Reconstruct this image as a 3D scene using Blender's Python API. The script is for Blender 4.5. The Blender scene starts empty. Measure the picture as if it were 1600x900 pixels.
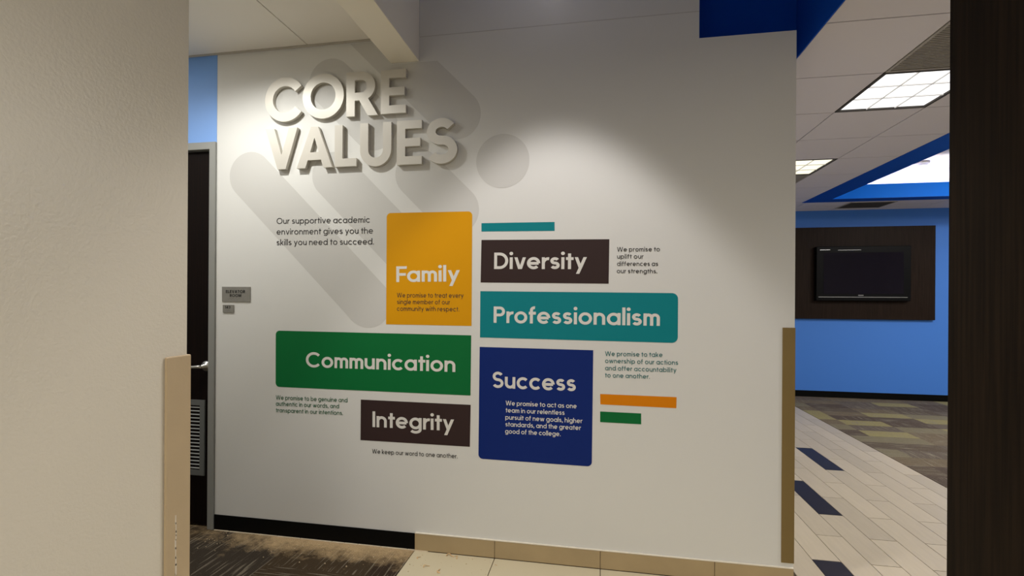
import bpy, bmesh, math, random
from mathutils import Vector, Matrix
random.seed(7)
PI = math.pi
scene = bpy.context.scene
COL = scene.collection

# ------------------------------------------------------------------ camera
EYE = 1.5
F, YAW, ROLL, CY = 756.15, 0.174262, 0.0063308, 467.87      # focal length in pixels of a 1600 wide frame
cam_d = bpy.data.cameras.new('camera'); cam = bpy.data.objects.new('camera', cam_d); COL.objects.link(cam)
r0 = Vector((math.cos(YAW), math.sin(YAW), 0)); f0 = Vector((-math.sin(YAW), math.cos(YAW), 0)); u0 = Vector((0, 0, 1))
rr = r0*math.cos(ROLL) + u0*math.sin(ROLL); uu = u0*math.cos(ROLL) - r0*math.sin(ROLL)
M = Matrix((rr, uu, -f0)).transposed().to_4x4(); M.translation = Vector((0, 0, EYE))
cam.matrix_world = M
cam_d.sensor_width = 36; cam_d.lens = F/1600*36; cam_d.shift_y = (CY-450)/1600
cam_d.clip_start = 0.02; cam_d.clip_end = 60
scene.camera = cam

# ------------------------------------------------------------------ colour management, world
vs = scene.view_settings
vs.view_transform = 'Standard'; vs.look = 'None'; vs.gamma = 1; vs.use_curve_mapping = False
vs.exposure = 0.0
w = bpy.data.worlds.new('world'); scene.world = w; w.use_nodes = True
w.node_tree.nodes['Background'].inputs[0].default_value = (1, .95, .88, 1)
w.node_tree.nodes['Background'].inputs[1].default_value = 0.08

# ------------------------------------------------------------------ lamps
def spot(name, loc, energy, half_deg, blend, radius, color=(1, .95, .88), aim=(0, 0, -1)):
    d = bpy.data.lights.new(name, 'SPOT'); d.energy = energy; d.spot_size = math.radians(2*half_deg); d.spot_blend = blend
    d.shadow_soft_size = radius; d.color = color
    o = bpy.data.objects.new(name, d); COL.objects.link(o); o.location = loc
    o.rotation_euler = Vector(aim).to_track_quat('-Z', 'Y').to_euler()
    return o
def area(name, loc, energy, sx, sy, color=(1, .96, .9), aim=(0, 0, -1)):
    d = bpy.data.lights.new(name, 'AREA'); d.energy = energy; d.shape = 'RECTANGLE'; d.size = sx; d.size_y = sy; d.color = color
    o = bpy.data.objects.new(name, d); COL.objects.link(o); o.location = loc
    o.rotation_euler = Vector(aim).to_track_quat('-Z', 'Y').to_euler()
    return o
spot('downlight_left_lamp', (-1.98, 2.10, 3.03), 63, 80, .85, .035, (1, .995, .945))
spot('downlight_coffer_lamp', (-0.24, 1.95, 3.55), 124, 38, .32, .06, (1, .955, .93))
d_ = bpy.data.lights.new('coffer_glow_fill', 'POINT'); d_.energy = .85; d_.shadow_soft_size = .06; d_.color = (1, .93, .9)  # added source without fixture: wall-top glow, lifts the blue coffer faces
o_ = bpy.data.objects.new('coffer_glow_fill', d_); COL.objects.link(o_); o_.location = (-.30, 2.35, 3.45)
area('hall_lamp', (-0.15, -1.3, 2.88), 64, .6, 1.2, (1, .975, .93))
spot('left_wall_fill', (.15, -.35, 2.88), 30, 62, .7, .05, (1, .975, .93))  # added fill to brighten the left wall, no fixture behind it
area('cross_corridor_lamp', (-3.2, 1.7, 3.04), 17, .3, .3, (1, .98, .94))
for x, y, z, e in ((2.65, 3.15, 2.915, 26), (5.2, 3.66, 3.40, 60), (5.2, 5.63, 3.40, 70), (7.0, 4.6, 3.40, 64), (4.2, 1.6, 3.40, 56)):
    area('lobby_fill', (x, y, z), e, .54, .54)  # added fill sources out of view, making up for the dim visible troffers

# ------------------------------------------------------------------ materials
def mat(name, color, rough=.5, metal=0, spec=.5, bump=0, bscale=200, vary=0, vscale=3, aniso=0, coat=0):
    m = bpy.data.materials.new(name); m.use_nodes = True
    nt = m.node_tree; b = nt.nodes['Principled BSDF']
    b.inputs['Base Color'].default_value = (*color, 1); b.inputs['Roughness'].default_value = rough
    b.inputs['Metallic'].default_value = metal; b.inputs['Specular IOR Level'].default_value = spec
    b.inputs['Coat Weight'].default_value = coat
    if aniso: b.inputs['Anisotropic'].default_value = aniso
    tc = nt.nodes.new('ShaderNodeTexCoord')
    if vary:
        n = nt.nodes.new('ShaderNodeTexNoise'); n.inputs['Scale'].default_value = vscale; n.inputs['Detail'].default_value = 4
        nt.links.new(tc.outputs['Object'], n.inputs['Vector'])
        mx = nt.nodes.new('ShaderNodeMix'); mx.data_type = 'RGBA'
        mx.inputs['A'].default_value = (*[c*(1-vary) for c in color], 1); mx.inputs['B'].default_value = (*[min(1, c*(1+vary)) for c in color], 1)
        nt.links.new(n.outputs['Fac'], mx.inputs['Factor']); nt.links.new(mx.outputs['Result'], b.inputs['Base Color'])
    if bump:
        n2 = nt.nodes.new('ShaderNodeTexNoise'); n2.inputs['Scale'].default_value = bscale; n2.inputs['Detail'].default_value = 3
        nt.links.new(tc.outputs['Object'], n2.inputs['Vector'])
        bp = nt.nodes.new('ShaderNodeBump'); bp.inputs['Strength'].default_value = bump; bp.inputs['Distance'].default_value = .002
        nt.links.new(n2.outputs['Fac'], bp.inputs['Height']); nt.links.new(bp.outputs['Normal'], b.inputs['Normal'])
    return m
def emit(name, color, strength):
    m = bpy.data.materials.new(name); m.use_nodes = True; b = m.node_tree.nodes['Principled BSDF']
    b.inputs['Base Color'].default_value = (.8, .8, .8, 1)
    b.inputs['Emission Color'].default_value = (*color, 1); b.inputs['Emission Strength'].default_value = strength
    return m
def wood(name, c1, c2, rough=.4, scale=(60, 60, 1.5)):
    m = mat(name, c1, rough); nt = m.node_tree; b = nt.nodes['Principled BSDF']
    tc = nt.nodes.new('ShaderNodeTexCoord'); mp = nt.nodes.new('ShaderNodeMapping'); mp.inputs['Scale'].default_value = scale
    n = nt.nodes.new('ShaderNodeTexNoise'); n.inputs['Scale'].default_value = 2.2; n.inputs['Detail'].default_value = 6
    cr = nt.nodes.new('ShaderNodeValToRGB'); cr.color_ramp.elements[0].position = .35; cr.color_ramp.elements[1].position = .65
    cr.color_ramp.elements[0].color = (*c1, 1); cr.color_ramp.elements[1].color = (*c2, 1)
    nt.links.new(tc.outputs['Object'], mp.inputs[0]); nt.links.new(mp.outputs[0], n.inputs['Vector'])
    nt.links.new(n.outputs['Fac'], cr.inputs[0]); nt.links.new(cr.outputs[0], b.inputs['Base Color'])
    b.inputs['Specular IOR Level'].default_value = .08
    return m
def carpet(name, tile, bases, streak, dust=None):
    """modular carpet: each square tile gets a random tone and a quarter-turned streak"""
    m = mat(name, bases[0], .95, spec=.1); nt = m.node_tree; L = nt.links; N = nt.nodes; b = N['Principled BSDF']
    tc = N.new('ShaderNodeTexCoord')
    sc = N.new('ShaderNodeVectorMath'); sc.operation = 'DIVIDE'; sc.inputs[1].default_value = (tile[0], tile[1], 1)
    fl = N.new('ShaderNodeVectorMath'); fl.operation = 'FLOOR'
    wn = N.new('ShaderNodeTexWhiteNoise'); wn.noise_dimensions = '2D'
    L.new(tc.outputs['Object'], sc.inputs[0]); L.new(sc.outputs[0], fl.inputs[0]); L.new(fl.outputs[0], wn.inputs['Vector'])
    cr = N.new('ShaderNodeValToRGB'); cr.color_ramp.interpolation = 'CONSTANT'
    els = cr.color_ramp.elements
    while len(els) < len(bases): els.new(.5)
    for i, c in enumerate(bases): els[i].position = i/len(bases); els[i].color = (*c, 1)
    L.new(wn.outputs['Value'], cr.inputs[0])
    res = []
    for s in ((4, 75, 1), (75, 4, 1)):
        mp = N.new('ShaderNodeMapping'); mp.inputs['Scale'].default_value = s
        n = N.new('ShaderNodeTexNoise'); n.inputs['Scale'].default_value = 1.0; n.inputs['Detail'].default_value = 2
        L.new(tc.outputs['Object'], mp.inputs[0]); L.new(mp.outputs[0], n.inputs['Vector']); res.append(n.outputs['Fac'])
    sel = N.new('ShaderNodeMath'); sel.operation = 'GREATER_THAN'; sel.inputs[1].default_value = .5
    sepc = N.new('ShaderNodeSeparateColor'); L.new(wn.outputs['Color'], sepc.inputs[0]); L.new(sepc.outputs['Green'], sel.inputs[0])
    mxs = N.new('ShaderNodeMix'); L.new(sel.outputs[0], mxs.inputs['Factor']); L.new(res[0], mxs.inputs['A']); L.new(res[1], mxs.inputs['B'])
    r2 = N.new('ShaderNodeValToRGB'); r2.color_ramp.elements[0].position = .575; r2.color_ramp.elements[1].position = .65
    L.new(mxs.outputs['Result'], r2.inputs[0])
    mx = N.new('ShaderNodeMix'); mx.data_type = 'RGBA'; mx.inputs['B'].default_value = (*streak, 1)
    L.new(r2.outputs[0], mx.inputs['Factor']); L.new(cr.outputs[0], mx.inputs['A'])
    fine = N.new('ShaderNodeTexNoise'); fine.inputs['Scale'].default_value = 260; fine.inputs['Detail'].default_value = 2
    L.new(tc.outputs['Object'], fine.inputs['Vector'])
    f2 = N.new('ShaderNodeMapRange'); f2.inputs['From Min'].default_value = .3; f2.inputs['From Max'].default_value = .7
    f2.inputs['To Min'].default_value = .45; f2.inputs['To Max'].default_value = 1.5
    L.new(fine.outputs['Fac'], f2.inputs['Value'])
    mul = N.new('ShaderNodeMix'); mul.data_type = 'RGBA'; mul.blend_type = 'MULTIPLY'; mul.inputs['Factor'].default_value = 1
    L.new(mx.outputs['Result'], mul.inputs['A']); L.new(f2.outputs['Result'], mul.inputs['B'])
    out = mul.outputs['Result']
    if dust:                                   # sandy dust swept up along the foot of the wall
        sx = N.new('ShaderNodeSeparateXYZ'); L.new(tc.outputs['Object'], sx.inputs[0])
        d1 = N.new('ShaderNodeMapRange'); d1.inputs['From Min'].default_value = 2.50; d1.inputs['From Max'].default_value = 2.72
        L.new(sx.outputs['Y'], d1.inputs['Value'])
        d2 = N.new('ShaderNodeMapRange'); d2.inputs['From Min'].default_value = -2.40; d2.inputs['From Max'].default_value = -1.9
        d2.inputs['To Min'].default_value = .35; L.new(sx.outputs['X'], d2.inputs['Value'])
        dn = N.new('ShaderNodeTexNoise'); dn.inputs['Scale'].default_value = 9; dn.inputs['Detail'].default_value = 8; dn.inputs['Roughness'].default_value = .75
        L.new(tc.outputs['Object'], dn.inputs['Vector'])
        a = N.new('ShaderNodeMath'); a.operation = 'MULTIPLY'; L.new(d1.outputs[0], a.inputs[0]); L.new(d2.outputs[0], a.inputs[1])
        a2 = N.new('ShaderNodeMath'); a2.operation = 'MULTIPLY_ADD'; a2.inputs[1].default_value = 1.3; L.new(a.outputs[0], a2.inputs[0])
        dn2 = N.new('ShaderNodeMath'); dn2.operation = 'MULTIPLY_ADD'; dn2.inputs[1].default_value = 2.6; dn2.inputs[2].default_value = -1.55
        L.new(dn.outputs['Fac'], dn2.inputs[0]); L.new(dn2.outputs[0], a2.inputs[2]); a2.use_clamp = True
        ms = N.new('ShaderNodeMix'); ms.data_type = 'RGBA'; dm = N.new('ShaderNodeMix'); dm.data_type = 'RGBA'; dm.blend_type = 'MULTIPLY'; dm.inputs['Factor'].default_value = .8; dm.inputs['A'].default_value = (*dust, 1)
        L.new(f2.outputs['Result'], dm.inputs['B']); L.new(dm.outputs['Result'], ms.inputs['B'])
        L.new(a2.outputs[0], ms.inputs['Factor']); L.new(out, ms.inputs['A']); out = ms.outputs['Result']
    L.new(out, b.inputs['Base Color'])
    bp = N.new('ShaderNodeBump'); bp.inputs['Strength'].default_value = .6; bp.inputs['Distance'].default_value = .004
    L.new(fine.outputs['Fac'], bp.inputs['Height']); L.new(bp.outputs['Normal'], b.inputs['Normal'])
    return m

MW = mat('white_wall_covering', (.68, .675, .65), .42, spec=.35, bump=.10, bscale=60)
MWL = mat('cream_wall_paint', (.66, .605, .50), .34, spec=.45, bump=.30, bscale=170)
MCEIL = mat('ceiling_board', (.86, .82, .75), .9, bump=.15, bscale=300)
MTILE = mat('acoustic_ceiling_tile', (.725, .69, .74), .95, bump=.3, bscale=400)
MGRID = mat('ceiling_grid_reveal', (.06, .053, .047), .8)
MBEAM = mat('beam_paint', (.88, .83, .72), .6)
MGAP = mat('wall_angle', (.52, .48, .42), .6)
MBLUE = mat('blue_paint_door_lit', (.18, .37, .80), .5, bump=.08, bscale=120)  # same blue as the lobby wall, difference in light put into the colour
MBLUEF = mat('blue_paint_lobby_lit', (.062, .22, .71), .5, spec=.3, bump=.08, bscale=120)  # door-side blue again, toned for the light in the lobby
MNAVY = mat('royal_blue_paint', (.004, .080, .50), .5, spec=.2, bump=.05, bscale=120)
MBRIGHT = mat('cove_lit_blue_paint', (.001, .20, .95), .5, spec=.1)  # cove light on the recess face partly put into this blue
MDARK = wood('dark_wood_laminate', (.0065, .0036, .0016), (.015, .0085, .004), .6)
MDOOR = wood('dark_door_veneer', (.003, .0015, .001), (.007, .003, .002), .6)
MPANEL = wood('dark_panel_veneer', (.013, .0075, .005), (.022, .013, .009), .5)
MFRAME = mat('grey_door_frame_paint', (.26, .262, .245), .4, spec=.4)
MBLACK = mat('black_vinyl_base', (.003, .003, .0028), .55, spec=.08)
MSTEEL = mat('satin_steel', (.62, .62, .60), .28, metal=1)
MLOUV = mat('louvre_metal', (.34, .35, .34), .45, metal=.2)
MGUARD = mat('tan_vinyl_guard', (.46, .345, .205), .45, vary=.06, vscale=8, bump=.1, bscale=150)
MGUARD2 = mat('olive_tan_vinyl_guard', (.19, .125, .036), .55, vary=.05, vscale=8)
MBASETILE = mat('tan_base_tile', (.40, .30, .165), .4, vary=.16, vscale=5)
MFLTILE = mat('cream_floor_tile', (.56, .49, .335), .4, vary=.05, vscale=3)
MGROUT = mat('brown_grout', (.10, .065, .035), .9)
MTRIMW = mat('tile_edge_caulk', (.72, .66, .55), .6)
MLETTER = mat('brushed_aluminium', (.60, .57, .51), .46, metal=.28, aniso=.75)
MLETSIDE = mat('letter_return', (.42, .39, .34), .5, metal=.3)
MPILL = mat('pale_grey_vinyl', (.56, .55, .525), .45, spec=.35, bump=.10, bscale=60)
MYEL = mat('amber_vinyl', (.66, .30, .002), .5, spec=.14)
MGRN = mat('green_vinyl', (.003, .14, .035), .5, spec=.14)
MCHAR = mat('charcoal_vinyl', (.038, .022, .021), .5, spec=.14)
MTEAL = mat('teal_vinyl', (.003, .205, .235), .5, spec=.14)
MCOB = mat('cobalt_vinyl', (.004, .020, .155), .5, spec=.14)
MORG = mat('orange_vinyl', (.68, .21, .001), .5, spec=.14)
MLW = mat('white_vinyl_lettering', (.70, .68, .64), .5)
MLB = mat('black_vinyl_lettering', (.018, .016, .016), .5)
MLBR = mat('dark_brown_lettering', (.075, .030, .010), .5)
MLG = mat('green_lettering', (.022, .12, .06), .5)
MLT = mat('teal_lettering', (.012, .135, .14), .5)
MSIGN = mat('brushed_sign_plate', (.25, .24, .215), .5, metal=.3, vary=.1, vscale=40)
MSIGNT = mat('raised_black_lettering', (.012, .011, .010), .5)
MCARPN = carpet('brown_striped_carpet', (.61, .61), ((.034, .022, .014), (.050, .034, .019), (.040, .031, .022), (.062, .047, .025)), (.155, .130, .095), dust=(.43, .305, .165))
MCARPF = carpet('mixed_modular_carpet', (.50, .25), ((.115, .090, .068), (.16, .125, .085), (.095, .072, .058), (.27, .235, .115), (.13, .105, .085), (.19, .165, .11)), (.23, .205, .155))
def plank_mat(name, color, var):
    m = mat(name, color, .38, spec=.4); nt = m.node_tree; N = nt.nodes; L = nt.links; b = N['Principled BSDF']
    g = N.new('ShaderNodeNewGeometry'); tc = N.new('ShaderNodeTexCoord'); mp = N.new('ShaderNodeMapping'); mp.inputs['Scale'].default_value = (14, 1.6, 1)
    n = N.new('ShaderNodeTexNoise'); n.inputs['Scale'].default_value = 3; n.inputs['Detail'].default_value = 5
    L.new(tc.outputs['Object'], mp.inputs[0]); L.new(mp.outputs[0], n.inputs['Vector'])
    ad = N.new('ShaderNodeMath'); ad.operation = 'ADD'; L.new(g.outputs['Random Per Island'], ad.inputs[0]); L.new(n.outputs['Fac'], ad.inputs[1])
    mr = N.new('ShaderNodeMapRange'); mr.inputs['From Max'].default_value = 2; mr.inputs['To Min'].default_value = 1-var; mr.inputs['To Max'].default_value = 1+var
    L.new(ad.outputs[0], mr.inputs['Value'])
    mx = N.new('ShaderNodeMix'); mx.data_type = 'RGBA'; mx.blend_type = 'MULTIPLY'; mx.inputs['Factor'].default_value = 1; mx.inputs['A'].default_value = (*color, 1)
    L.new(mr.outputs['Result'], mx.inputs['B']); L.new(mx.outputs['Result'], b.inputs['Base Color'])
    return m
MPLANK = plank_mat('pale_wood_look_plank', (.485, .418, .315), .20)
MPLANKD = plank_mat('near_black_plank', (.020, .017, .022), .2)
MTVB = mat('gloss_black_plastic', (.002, .002, .0025), .45, spec=.10)
MTVS = mat('dark_screen_glass', (.0075, .0055, .011), .15, spec=.2)
MSILV = mat('silver_trim', (.55, .55, .55), .3, metal=1)
MLIGHT1 = emit('cool_diffuser', (1, 1, 1), 1.25)
MLIGHT2 = emit('warm_diffuser', (1, .95, .72), 1.1)
MLED = emit('cove_led', (1, .93, .86), 32)
MLOUVW = mat('white_louvre_blade', (.9, .9, .9), .5)
MGRILLE = mat('return_grille_metal', (.40, .37, .33), .6)
MLOUVF = mat('louvre_frame_metal', (.12, .125, .12), .45)
MPLAST = mat('white_plastic', (.6, .58, .55), .5)
MDEB = mat('wood_shaving', (.62, .40, .19), .8, vary=.25, vscale=60)
MCRUMB = mat('plaster_crumb', (.50, .38, .23), .9, vary=.3, vscale=80)

# ------------------------------------------------------------------ helpers
class MB:
    def __init__(s): s.v = []; s.f = []; s.mi = []
    def add(s, vs, fs, mi=0):
        o = len(s.v); s.v += [tuple(v) for v in vs]; s.f += [tuple(i+o for i in f) for f in fs]; s.mi += [mi]*len(fs); return s
    def box(s, x0, x1, y0, y1, z0, z1, mi=0):
        return s.add([(x0,y0,z0),(x1,y0,z0),(x1,y1,z0),(x0,y1,z0),(x0,y0,z1),(x1,y0,z1),(x1,y1,z1),(x0,y1,z1)],
                     [(0,3,2,1),(4,5,6,7),(0,1,5,4),(1,2,6,5),(2,3,7,6),(3,0,4,7)], mi)
    def prism_y(s, pts, y0, y1, mi=0):           # outline in (x,z), y0 is the front (towards -Y)
        n = len(pts); A = sum(pts[i][0]*pts[(i+1)%n][1]-pts[(i+1)%n][0]*pts[i][1] for i in range(n))
        if A < 0: pts = pts[::-1]
        vs = [(x,y0,z) for x,z in pts]+[(x,y1,z) for x,z in pts]
        return s.add(vs, [tuple(range(n)), tuple(range(2*n-1,n-1,-1))]+[(i,i+n,(i+1)%n+n,(i+1)%n) for i in range(n)], mi)
    def prism_z(s, pts, z0, z1, mi=0):
        n = len(pts); A = sum(pts[i][0]*pts[(i+1)%n][1]-pts[(i+1)%n][0]*pts[i][1] for i in range(n))
        if A < 0: pts = pts[::-1]
        vs = [(x,y,z0) for x,y in pts]+[(x,y,z1) for x,y in pts]
        return s.add(vs, [tuple(range(n-1,-1,-1)), tuple(range(n,2*n))]+[(i,(i+1)%n,(i+1)%n+n,i+n) for i in range(n)], mi)
    def tube(s, path, r, n=12, mi=0):
        P = [Vector(p) for p in path]; rings = []
        for i, p in enumerate(P):
            t = (P[min(i+1,len(P)-1)]-P[max(i-1,0)]).normalized()
            a = t.cross(Vector((0,0,1)))
            if a.length < 1e-4: a = t.cross(Vector((1,0,0)))
            a.normalize(); b = t.cross(a)
            rad = r[i] if isinstance(r, (list, tuple)) else r
            rings.append([p+a*rad*math.cos(2*PI*k/n)+b*rad*math.sin(2*PI*k/n) for k in range(n)])
        vs = [v for R in rings for v in R]; fs = []
        for i in range(len(P)-1):
            for k in range(n): fs.append((i*n+k, i*n+(k+1)%n, (i+1)*n+(k+1)%n, (i+1)*n+k))
        fs.append(tuple(range(n-1,-1,-1))); fs.append(tuple((len(P)-1)*n+k for k in range(n)))
        return s.add(vs, fs, mi)
    def build(s, name, mats, parent=None, bevel=0, seg=2, smooth=False, origin=None):
        me = bpy.data.meshes.new(name)
        o0 = Vector(origin) if origin else Vector((0,0,0))
        me.from_pydata([tuple(Vector(v)-o0) for v in s.v], [], s.f)
        for m in (mats if isinstance(mats, (list, tuple)) else [mats]): me.materials.append(m)
        for p, i in zip(me.polygons, s.mi): p.material_index = i; p.use_smooth = smooth
        bm = bmesh.new(); bm.from_mesh(me); bmesh.ops.recalc_face_normals(bm, faces=bm.faces); bm.to_mesh(me); bm.free()
        me.update()
        o = bpy.data.objects.new(name, me); COL.objects.link(o)
        o.location = o0
        if parent:
            o.parent = parent; o.matrix_parent_inverse = Matrix.Translation(-Vector(parent.location))
        if bevel:
            b = o.modifiers.new('bevel', 'BEVEL'); b.width = bevel; b.segments = seg; b.limit_method = 'ANGLE'; b.angle_limit = math.radians(50)
        return o
def struct(o): o['kind'] = 'structure'; return o
def tag(o, label, cat, group=None, kind=None):
    o['label'] = label; o['category'] = cat
    if group: o['group'] = group
    if kind: o['kind'] = kind
    return o
def empty(name, loc, label, cat, group=None):
    o = bpy.data.objects.new(name, None); COL.objects.link(o); o.location = loc; o.empty_display_size = .05
    return tag(o, label, cat, group)
def B(name, m, *a, **k): return MB().box(*a).build(name, m, **k)

# ------------------------------------------------------------------ dimensions
D = 2.753                      # main wall face
ZC, ZL, ZT = 2.92, 3.07, 3.60  # corridor ceiling, left ceiling, coffer ceiling
YB = 3.07                      # back of the coffer / of the wall
YF = 8.30                      # far blue wall

# ------------------------------------------------------------------ structure: walls
wm = MB()                                              # main white wall, stepped top, opening for the door at its left
wm.prism_y([(-2.43, 0), (1.02, 0), (1.02, ZC), (.535, ZC), (.535, ZT), (-1.057, ZT), (-1.057, ZL), (-2.43, ZL)], D, YB)
struct(wm.build('wall_main', MW))
wb = MB().prism_y([(-2.432, 2.505), (-2.432, ZL), (-3.46, ZL), (-4.2, ZL), (-4.2, 0), (-3.438, 0), (-3.438, 2.505)], D, YB)
struct(wb.build('wall_door_side', MBLUE))
struct(B('wall_left', MWL, -1.20, -.985, -3.0, 1.025, 0, ZL))
struct(B('wall_left_end', MW, -4.3, -4.2, .9, YB, 0, ZL))
struct(B('wall_left_return', MWL, -4.3, -1.20, .90, 1.025, 0, ZL))
struct(MB().prism_z([(.752, 1.203), (.752, -3.0), (.95, -3.0), (.95, 1.203)], 0, ZC).build('wall_right', MDARK, bevel=.003))
struct(B('wall_behind', MWL, -1.2, .95, -3.1, -3.0, 0, ZC))
struct(B('wall_lobby_left', MW, .90, 1.02, YB, YF, 0, ZC))
struct(B('wall_far', MBLUEF, .90, 9.1, YF, YF+.12, 0, ZC+.1))
struct(B('wall_lobby_right', MW, 9.0, 9.12, -1.0, YF, 0, ZC))
struct(B('wall_lobby_near', MW, .95, 9.12, -1.12, -1.0, 0, ZC))

# ------------------------------------------------------------------ floors
struct(B('floor', MGROUT, -4.3, 9.12, -3.1, YF+.12, -.12, -.006))
struct(B('floor_carpet_near', MCARPN, -4.2, -1.066, -3.0, D+.25, -.006, .0))
tm = MB()
xs = [-1.062+.0, -.576, .026, .628, 1.080]
for i in range(4):
    for k in range(10):
        y1 = 2.745-k*.602; y0 = y1-.602
        tm.box(xs[i]+(.002 if i else 0), xs[i+1]-.002, y0+.002, y1-.002, -.006, 0)
struct(tm.build('floor_tile', MFLTILE, bevel=.0012, seg=1))
pm = MB(); PW, PL = .1552, .665; accents = {(6, 4.735), (3, 3.74), (1, 3.075-PL)}
for k in range(11):
    x0 = 1.083+k*PW
    j0 = 3.075 if k % 2 else 3.405
    n0 = -7
    while True:
        y0 = j0+n0*PL; y1 = y0+PL; n0 += 1
        if y0 > YF: break
        if y0 < -1.0 or (k == 0 and y1 < -0.9): continue
        acc = any(k == a and abs(y0-b) < .03 for a, b in accents)
        pm.box(x0+.002, x0+PW-.002, y0+.0025, min(y1, YF)-.0025, -.006, 0, 1 if acc else 0)
struct(pm.build('floor_plank', [MPLANK, MPLANKD]))
struct(B('floor_carpet_far', MCARPF, 2.792, 9.0, -1.0, YF, -.006, .003))

# ------------------------------------------------------------------ ceilings, beam, coffer
cl = MB()
for x0, x1 in ((-4.2, -3.003), (-2.997, -1.7815), (-1.7755, -1.2)):
    cl.box(x0, x1, 1.02, D-.024, ZL, ZL+.02)
struct(cl.build('ceiling_left', MCEIL))
struct(B('ceiling_left_void', MGRID, -4.3, -1.06, .9, D, ZL+.021, ZL+.06))
struct(MB().box(-4.2, -1.236, D-.020, D-.005, ZL-.004, ZL+.012).build('trim_1', MGAP))
struct(B('ceiling_hall', MCEIL, -1.2, .95, -3.1, .90, ZC, ZC+.1))
struct(MB().box(-1.236, -1.057, .9, D, ZC, ZT).build('ceiling_beam', MBEAM, bevel=.004))
struct(B('ceiling_coffer', MNAVY, -1.2, 1.3, .8, YB+.1, ZT, ZT+.08))
struct(B('ceiling_coffer_front', MNAVY, -1.057, 1.1355, .80, .90, ZC, ZT))
struct(B('ceiling_coffer_side', MNAVY, 1.136, 1.142, .80, YB+.1, ZC, ZT))
struct(B('ceiling_coffer_back', MNAVY, .536, 1.1355, YB, YB+.1, ZC, ZT))
# lobby tile ceiling: tiles in a grid, openings for the fixtures and for the lit recess
GX = [1.20-.06]+[1.745+.605*k for k in range(13)]; GY = [2.71+.646*k for k in range(-6, 10)]
def in_recess(x, y): return x > 2.88 and y < 7.60
holes = {(1, 7), (1, 6), (1, 10), (1, 11)}      # (column, row) filled by fixtures
ct = MB()
for i in range(len(GX)-1):
    for j in range(len(GY)-1):
        x0, x1, y0, y1 = GX[i]+.0045, GX[i+1]-.0045, GY[j]+.0045, min(GY[j+1]-.0045, YF)
        if y0 > YF: continue
        cx, cy = (x0+x1)/2, (y0+y1)/2
        if (i, j) in holes: continue
        if x1 > 2.905:
            if x0 > 2.90 and y1 < 7.60: continue
            if y1 > 7.60:
                if x0 < 2.89 and y0 < 7.60: ct.box(x0, 2.897, y0, 7.605, ZC, ZC+.015)
                y0 = max(y0, 7.605)
            else: x1 = 2.897
            if x1-x0 < .02 or y1-y0 < .02: continue
        ct.box(x0, x1, y0, y1, ZC, ZC+.015)
struct(ct.build('ceiling_lobby', MTILE))
cv = MB()
cv.box(1.20, 2.90, -1.1, YF, ZC+.016, ZC+.05); cv.box(2.90, 9.1, 7.60, YF, ZC+.016, ZC+.05)
cvo = struct(cv.build('ceiling_lobby_void', MGRID))

# lit recess beyond the tiles: dark blue rim, inner face with cove light in its blue, white raised ceiling with a hidden light strip
RX0, RX1, RY0, RY1 = 2.90, 9.0, -1.0, 7.60
rim = MB().box(RX0, RX0+.30, RY0, RY1, ZC-.002, ZC+.19); rim.box(RX0+.30, RX1, RY1-.22, RY1, ZC-.002, ZC+.001)
struct(rim.build('ceiling_recess_rim', MNAVY))
struct(B('ceiling_recess_face', MBRIGHT, RX0+.30, RX1, RY1-.22, RY1-.16, ZC+.001, ZC+.19))
struct(B('ceiling_recess_top', mat('white_recess_paint', (.74, .72, .70), .8), RX0, RX1, RY0, RY1+.3, 3.42, 3.46))
struct(B('ceiling_recess_back', mat('white_recess_back_paint', (.74, .72, .70), .8), RX0, RX1, RY1+.25, RY1+.3, ZC+.05, 3.42))
struct(B('ceiling_recess_left', mat('white_recess_side_paint', (.74, .72, .70), .8), RX0-.05, RX0, RY0, RY1+.3, ZC+.05, 3.42))
tag(B('cove_light_strip', MLED, RX0+.4, RX1-.1, RY1-.06, RY1-.02, ZC+.06, ZC+.085), 'hidden warm light strip in the cove above the bright blue edge', 'light')
sd = empty('smoke_detector', (4.37, 7.56, 3.42), 'small round white detector on the glowing raised ceiling', 'smoke detector')
def disc(mb, c, r, z0, z1, n=24, r2=None):
    r2 = r if r2 is None else r2
    vs = [(c[0]+r*math.cos(2*PI*k/n), c[1]+r*math.sin(2*PI*k/n), z1) for k in range(n)]+[(c[0]+r2*math.cos(2*PI*k/n), c[1]+r2*math.sin(2*PI*k/n), z0) for k in range(n)]
    return mb.add(vs, [tuple(range(n)), tuple(range(2*n-1, n-1, -1))]+[(k, (k+1)%n, (k+1)%n+n, k+n) for k in range(n)])
disc(MB(), (4.37, 7.50), .085, 3.395, 3.42).build('mounting_base', MGRILLE, sd)
disc(MB(), (4.37, 7.50), .075, 3.365, 3.395, r2=.055).build('sensor_head', MPLAST, sd)

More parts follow.
